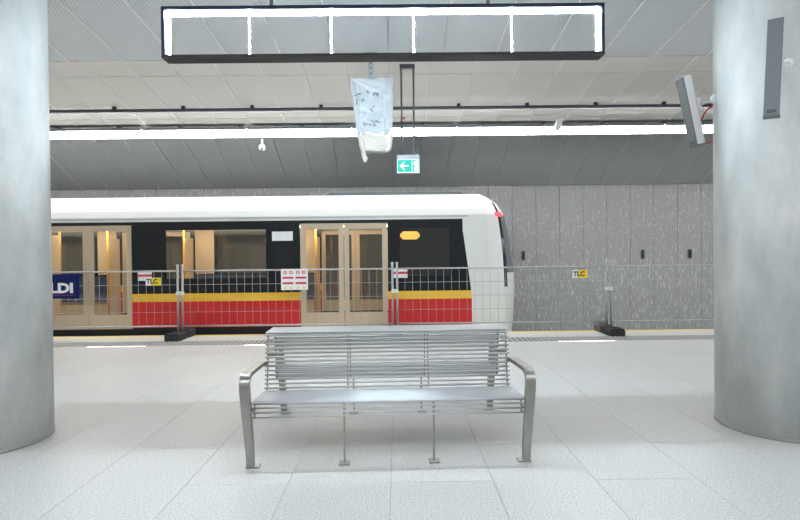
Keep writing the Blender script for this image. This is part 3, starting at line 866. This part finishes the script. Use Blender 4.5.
def exit_sign():
    y = 7.45; k = 533/y
    zt = lambda py: CAM_H + (254.9-py)/k
    xt = lambda px: (px-397)/k
    bx, bz = xt(409.2), zt(173)
    t = thing('exit_sign', 'green and white emergency exit sign hanging on two thin rods', 'exit sign', (bx, y, bz))
    W = .155
    zc = vault(y)
    MB().box(-.105, .105, -.03, .03, zc-bz-.05, zc-bz+.006).build('ceiling_bar', 'rail_grey', t)
    for s_ in (-1, 1):
        r = MB().box(s_*.085-.013, s_*.085+.013, -.012, .012, zt(157)-bz, zc-bz-.045).build('rod', 'rail_grey', t)
        if s_ < 0: MB().box(.0-.085+.013, -.085+.05, -.013, -.010, zt(120)-bz, zt(117.5)-bz).build('red_label', 'sign_red', r)
    MB().cbox(-W, W, -.045, .045, zt(159.5)-bz, zt(155.5)-bz, .012).build('housing', 'exit_housing', t)
    h = zt(159.5)-bz
    pl = MB().box(-W, W, -.012, .012, 0, h); po = pl.build('panel', 'exit_white', t)
    def on(name, m, P, e=.004):
        return MB().prism([(a, -.012-e, b_) for a, b_ in P], [(a, -.0121, b_) for a, b_ in P]).build(name, m, po)
    on('green_field', 'exit_green', [(-W+.008, .010), (.048, .010), (.048, h-.010), (-W+.008, h-.010)])
    # arrow pointing left
    cx, cz_ = -.055, h/2
    on('arrow_shaft', 'exit_white', [(cx-.035, cz_-.010), (cx+.06, cz_-.010), (cx+.06, cz_+.010), (cx-.035, cz_+.010)], .006)
    on('arrow_head', 'exit_white', [(cx-.065, cz_), (cx-.012, cz_-.055), (cx+.014, cz_-.055), (cx-.033, cz_), (cx+.014, cz_+.055), (cx-.012, cz_+.055)], .0065)
    on('door_field', 'exit_green', [(.056, .010), (W-.008, .010), (W-.008, h-.010), (.056, h-.010)])
    on('doorway', 'exit_white', [(.100, .022), (W-.018, .022), (W-.018, h-.022), (.100, h-.022)], .005)
    # running figure
    rf = MB()
    ball = [(.088+.013*math.cos(2*PI*i/10), h-.045+.013*math.sin(2*PI*i/10)) for i in range(10)]
    rf.prism([(a, -.018, b_) for a, b_ in ball], [(a, -.0165, b_) for a, b_ in ball])
    def limb(P, w_):
        for (a, b_), (c_, d_) in zip(P, P[1:]):
            v = Vector((c_-a, d_-b_)); nrm = Vector((-v.y, v.x)).normalized()*w_
            Q = [(a-nrm.x, b_-nrm.y), (c_-nrm.x, d_-nrm.y), (c_+nrm.x, d_+nrm.y), (a+nrm.x, b_+nrm.y)]
            rf.prism([(x, -.018, z) for x, z in Q], [(x, -.0165, z) for x, z in Q])
    limb([(.095, h-.06), (.105, .085)], .011); limb([(.105, .09), (.085, .06), (.092, .025)], .006); limb([(.105, .085), (.125, .06), (.14, .065)], .006)
    limb([(.097, h-.07), (.075, .12), (.068, .105)], .005); limb([(.097, h-.07), (.122, .125), (.135, .14)], .005)
    rf.build('running_figure', 'exit_white', po)
exit_sign()

def dome_camera():
    y = 9.76; k = 533/y
    x = (264-397)/k; z = CAM_H + (256.5-149.5)/k
    zc = 3.58
    t = thing('dome_camera', 'small white dome camera hanging below the LED line on the left', 'camera', (x, y, z))
    MB().tube((0, 0, .06), (0, 0, zc-z), .018, 8).build('stem', 'white_plastic', t)
    MB().box(-.025, .025, -.217, .02, zc-z-.035, zc-z).build('side_arm', 'white_plastic', t)
    MB().tube((0, 0, .02), (0, 0, .075), .065, 14, .045).build('housing', 'white_plastic', t)
    MB().ball((0, 0, .02), .058).build('globe', 'white_plastic', t)
    MB().ball((0, -.035, -.005), .032).build('lens', 'dark_grey', t)
dome_camera()
def beacon():
    y = 9.1; k = 533/y; x = (559-397)/k; z = CAM_H+(253.3-132)/k
    zt = vault(y)
    t = thing('ceiling_sensor', 'small white wedge-shaped sensor hanging in front of the LED line', 'sensor', (x, y, z))
    MB().tube((.0, 0, .2), (.0, 0, zt-z), .012, 8).build('stem', 'dark_grey', t)
    P = [(-.055, .05), (-.03, 0), (.02, .02), (.06, .10), (.05, .24), (.015, .27), (-.02, .20)]
    MB().prism([(a, -.05, b_) for a, b_ in P], [(a, .03, b_) for a, b_ in P]).build('housing', 'white_plastic', t)
beacon()

# column loudspeakers
def speaker(name, label, loc, rot, L, W, D, bracket_to):
    t = thing(name, label, 'loudspeaker', loc, 0, 'column loudspeakers on the right column')
    R = Euler(rot).to_matrix()
    def tr(mb): mb.v = [tuple(R @ Vector(v)) for v in mb.v]; return mb
    # local: grille faces -y, long axis z
    b = MB(); c = .012
    P = [(-W/2, -D/2+.008), (W/2, -D/2+.008), (W/2, D/2-.03), (W/2-.03, D/2), (-W/2+.03, D/2), (-W/2, D/2-.03)]
    b.prism([(x, y, -L/2) for x, y in P], [(x, y, L/2) for x, y in P]); body = tr(b).build('housing', 'white_plastic', t)
    gq = tr(MB().box(-W/2+.001, W/2-.001, -D/2-.004, -D/2+.008, -L/2+.002, L/2-.002)).build('grille', 'grey_grille', t)
    tr(MB().box(-W/2+.02, W/2-.02, -D/2-.006, -D/2-.004, -L/2+.012, -L/2+.035)).build('badge', 'dark_grey', gq)
    tr(MB().box(-W/2-.001, W/2+.001, -D/2, D/2-.02, -L/2-.008, -L/2)).build('end_cap', 'grey_grille', t)
    tr(MB().box(-W/2-.001, W/2+.001, -D/2, D/2-.02, L/2, L/2+.006)).build('end_cap', 'white_plastic', t)
    tr(MB().box(-.03, .03, D/2, D/2+.025, -.01, .09)).build('bracket_plate', 'white_plastic', t)
    p = R @ Vector((0, D/2+.02, .04)); q = Vector(bracket_to)-Vector(loc)
    br = MB().tube(p, q, .016, 8); br.build('bracket_arm', 'white_plastic', t)
    d = (q-p).normalized()
    MB().tube(q-d*.02, q+d*.005, .035, 12).build('wall_plate', 'white_plastic', t)
    MB().ball(tuple(p), .026).build('ball_joint', 'white_plastic', t)
    return t, R
# grey face turned to the viewer
CXR, CYR = 2.912, 4.05
def on_col(x, y, ang, z, r=.43): return (CXR+r*math.cos(ang), CYR+r*math.sin(ang), z)
speaker('column_speaker', 'grey-faced column loudspeaker on the front of the right column', (2.545, 3.58, 2.555), (math.radians(-5), math.radians(2.2), math.radians(-37)), .655, .092, .085, on_col(0, 0, math.radians(243), 2.62))
sp, R2 = speaker('column_speaker', 'white tilted column loudspeaker with red cables at the side of right column', (2.375, 4.30, 2.485), (0, 0, 0), .56, .105, .085, on_col(0, 0, math.radians(158), 2.55)) if False else (None, None)
def side_speaker():
    loc = Vector((2.39, 4.30, 2.465))
    # long axis tilted: top leans away from the column, grille to -x
    rot = (Matrix.Rotation(math.radians(-11.5), 3, 'Y') @ Matrix.Rotation(math.radians(-90), 3, 'Z')).to_euler()
    t, R = speaker('column_speaker', 'white tilted column loudspeaker with red cables at the side of right column', tuple(loc), rot, .55, .105, .09, on_col(0, 0, math.radians(168), 2.52))
    base = R @ Vector((0, .03, -.27))
    for a, b_, c_ in ((Vector((.10, 0, .05)), Vector((.06, 0, .12)), Vector((.17, -.02, .12))),):
        end = Vector((2.54, 4.18, 2.30)) - loc
        pts = [base, base+Vector((.05, -.02, 0)), base+Vector((.09, -.04, .03)), Vector((end.x, end.y, end.z))]
        MB().path(pts, .006).build('red_cable', 'red_cable', t)
        end2 = Vector((2.535, 4.20, 2.50)) - loc
        st = R @ Vector((.02, .045, -.10))
        pts = [st+Vector((0, -.0, 0)), st+Vector((.01, -.02, .05)), st+Vector((.035, -.03, .09)), st+Vector((.07, -.03, .11)), end2]
        MB().path(pts, .006).build('red_cable', 'red_cable', t)
side_speaker()
